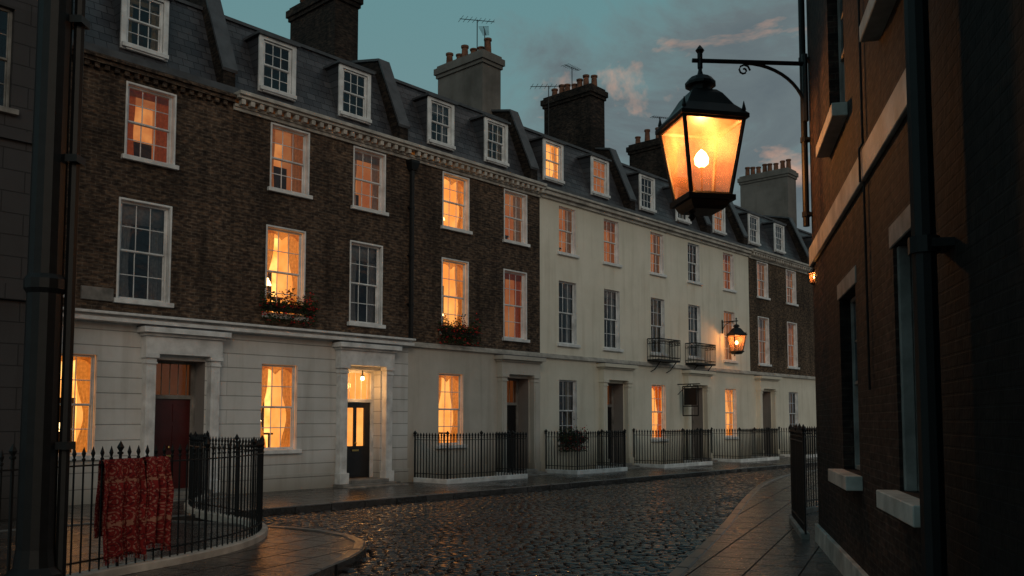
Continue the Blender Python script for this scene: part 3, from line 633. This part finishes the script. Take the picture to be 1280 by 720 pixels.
def dirtmat():
    t=NT('road_bed'); t.bsdf(spec=.5); n=t.noise(3,5); t.l(t.ramp(n,[(.3,(.008,.008,.007)),(.7,(.02,.018,.017))]),t.b.inputs['Base Color']); t.b.inputs['Roughness'].default_value=.2
    t.l(t.bump(t.noise(14,4),.02,.8),t.b.inputs['Normal']); return t.m
M['bed']=dirtmat(); M['asph']=simple('asphalt_ground',(.05,.05,.05),.6,.3,3,.4,0,.01)
m=MB(); m.q((-500,-500,-.2),(500,-500,-.2),(500,500,-.2),(-500,500,-.2)); m.obj('ground',M['asph'])
RZ=-.09
m=MB(); m.q((-30,-10,RZ-.03),(60,-10,RZ-.03),(60,70,RZ-.03),(-30,70,RZ-.03)); m.obj('cobbled_road_bed',M['bed'])
def slab(name,poly,z,mat):
    bm=bmesh.new(); vs=[bm.verts.new((p[0],p[1],z)) for p in poly]; f=bm.faces.new(vs); r=bmesh.ops.extrude_face_region(bm,geom=[f])
    for v in [x for x in r['geom'] if isinstance(x,bmesh.types.BMVert)]: v.co.z=-.19
    bmesh.ops.triangulate(bm,faces=bm.faces[:]); bmesh.ops.recalc_face_normals(bm,faces=bm.faces[:])
    me=bpy.data.meshes.new(name); bm.to_mesh(me); bm.free(); me.materials.append(mat); o=bpy.data.objects.new(name,me); scene.collection.objects.link(o); return o
def kerb(path,z,flip=1,w=.17):
    P=resample(path,.85); m=MB()
    for a,b in zip(P,P[1:]):
        d=(b-a); n=Vector((-d.y,d.x)).normalized()*w*flip; g=d.normalized()*.006; a2=a+g; b2=b-g; zz=z+R(0,.008)
        m.loft([[(a2.x,a2.y,-.19),(b2.x,b2.y,-.19),((b2+n).x,(b2+n).y,-.19),((a2+n).x,(a2+n).y,-.19)],[(a2.x,a2.y,zz),(b2.x,b2.y,zz),((b2+n).x,(b2+n).y,zz),((a2+n).x,(a2+n).y,zz)]])
    m.obj('kerb',M['kerb'],bevel=.018)
IK=[tuple(p) for p in smooth([(-3.2,1),(-3.05,6.5),(-2.75,9.3),(-2.4,11),(-2.15,12.6),(-2.35,14.0),(-3.2,15.1),(-4.6,15.9),(-6.5,16.6),(-9.5,17.2)],6)]
Ipoly=IK+[(-14,14),(-14,1)]
RK=[tuple(p) for p in smooth([(-1.9,1),(-.15,5),(1.85,10.7),(3.6,15.5),(5.8,22),(7.9,27.5),(10.4,32),(14.6,37),(21,43.7),(31,54)],6)]
Rpoly=RK+[(40,50),(22,28),(12,14),(6,0)]
TK=[TP(-15,4.0)[:2],TP(45,4.0)[:2]]
o=slab('pavement',Ipoly,.03,M['flag2']); o2=slab('pavement',Rpoly,.03,M['flag2'])
m=MB(); m.box(-15,45,-4.0,-.01,-.19,.034); o3=m.obj('pavement',M['flag']); o3.location=P0; o3.rotation_euler=(0,0,ANG)
m=MB(); m.q((-15,-.01,.02),(45,-.01,.02),(45,10,.02),(-15,10,.02)); ot=m.obj('house_floor',M['bed']); ot.location=P0; ot.rotation_euler=(0,0,ANG)
kerb([Vector(p) for p in IK],.045,1); kerb([Vector(p) for p in RK],.045,-1); kerb([Vector(p) for p in TK],.05,1)
def inside(x,y,poly):
    c=False; n=len(poly); j=n-1
    for i in range(n):
        xi,yi=poly[i][0],poly[i][1]; xj,yj=poly[j][0],poly[j][1]
        if (yi>y)!=(yj>y) and x<(xj-xi)*(y-yi)/(yj-yi)+xi: c=not c
        j=i
    return c
def setts():
    C=smooth([(-1.2,4),(-.2,8),(1.2,13),(3.4,19),(6.6,25),(10.8,31),(16,37),(24,45)],12); rows=resample(C,.135)
    V=[];F=[]
    for k,p in enumerate(rows[:-1]):
        t=(rows[k+1]-p).normalized(); n=Vector((t.y,-t.x)); off=(k%2)*.11+R(-.03,.03); w=-9.0+off
        while w<9:
            ln=R(.18,.25); q=p+n*(w+ln/2); w+=ln
            fd=(Vector((q.x,q.y,0))-P0).dot(nv)
            if fd<4.06 or q.x<-10 or inside(q.x,q.y,Ipoly) or inside(q.x,q.y,Rpoly): continue
            hx=ln/2-.008; hy=.0605; z=RZ+R(-.008,.008)+.012*math.sin(q.x*1.3)*math.sin(q.y*.9); tx,ty=R(-.005,.005),R(-.005,.005)
            b=len(V)
            for (ax,ay,dz) in ((1,1,-.05),(.97,.95,-.012),(.66,.55,0)):
                for sx,sy in ((-1,-1),(1,-1),(1,1),(-1,1)):
                    c=q+n*(hx*ax*sx)+t*(hy*ay*sy); V.append((c.x,c.y,z+dz+tx*sx+ty*sy))
            for r0 in (0,4):
                for i in range(4):
                    j=(i+1)%4; F.append((b+r0+i,b+r0+j,b+r0+4+j,b+r0+4+i))
            F.append((b+8,b+9,b+10,b+11))
    me=bpy.data.meshes.new('cobbled_road'); me.from_pydata(V,[],F); me.update()
    bm=bmesh.new(); bm.from_mesh(me); bmesh.ops.recalc_face_normals(bm,faces=bm.faces[:]); bm.to_mesh(me); bm.free()
    for p in me.polygons: p.use_smooth=True
    me.materials.append(M['sett']); o=bpy.data.objects.new('cobbled_road',me); scene.collection.objects.link(o)
setts()

# ------------------------------------------------------------------ world, sun, camera
w=bpy.data.worlds.new('World'); scene.world=w; w.use_nodes=True; nt=w.node_tree; nt.nodes.clear()
class WT(NT):
    def __init__(s,t): s.t=t
t=WT(nt); out=t.n('ShaderNodeOutputWorld'); bg=t.n('ShaderNodeBackground'); t.l(bg.outputs[0],out.inputs[0])
sky=t.n('ShaderNodeTexSky'); sky.sky_type='NISHITA'; sky.sun_disc=False; sky.sun_elevation=math.radians(4); sky.sun_rotation=math.radians(168)
co=t.coord('Generated'); sp=t.n('ShaderNodeSeparateXYZ'); t.l(co,sp.inputs[0])
z=sp.outputs[2]; zc=t.math('ADD',t.math('MAXIMUM',z,0.0),.22)
cb=t.n('ShaderNodeCombineXYZ'); t.l(t.math('DIVIDE',sp.outputs[0],zc),cb.inputs[0]); t.l(t.math('DIVIDE',sp.outputs[1],zc),cb.inputs[1]); cb.inputs[2].default_value=2.3
grad=t.ramp(z,[(0,(.235,.24,.235)),(.22,(.155,.235,.245)),(.5,(.11,.25,.262)),(1,(.065,.135,.165))])
base=t.mix(1,grad,t.mix(1,sky.outputs[0],(.010,.011,.012),'MULTIPLY'),'ADD')
n1=t.noise(1.9,9,cb.outputs[0],.62,.6); n2=t.noise(3.0,6,cb.outputs[0],.6,.4)
side=t.mr(sp.outputs[0],-.15,.30,-.03,.075)
fac=t.mr(t.math('ADD',n1,side),.43,.62,0,.9)
ccol=t.mix(t.mr(n1,.4,.7,0,1),(.17,.205,.21),(.10,.12,.138))
c1=t.mix(fac,base,ccol)
# sunset-lit wisps, denser toward the right-hand side of the street
pf=t.mr(t.math('ADD',n2,side),.625,.76,0,.8)
t.l(t.mix(pf,c1,(.72,.39,.26)),bg.inputs[0]); bg.inputs[1].default_value=1.0
sd=bpy.data.lights.new('sun','SUN'); sd.energy=.42; sd.angle=math.radians(25); sd.color=(1,.80,.60); so=bpy.data.objects.new('sun',sd); scene.collection.objects.link(so)
so.rotation_euler=Vector((-.2,1,-.42)).to_track_quat('-Z','Y').to_euler()
cd=bpy.data.cameras.new('camera'); cam=bpy.data.objects.new('camera',cd); scene.collection.objects.link(cam); scene.camera=cam
cam.location=(0,0,1.9); cam.rotation_euler=(math.radians(94),0,0); cd.lens=30.94; cd.sensor_width=36; cd.shift_y=.069; cd.clip_end=2000; cd.clip_start=.1
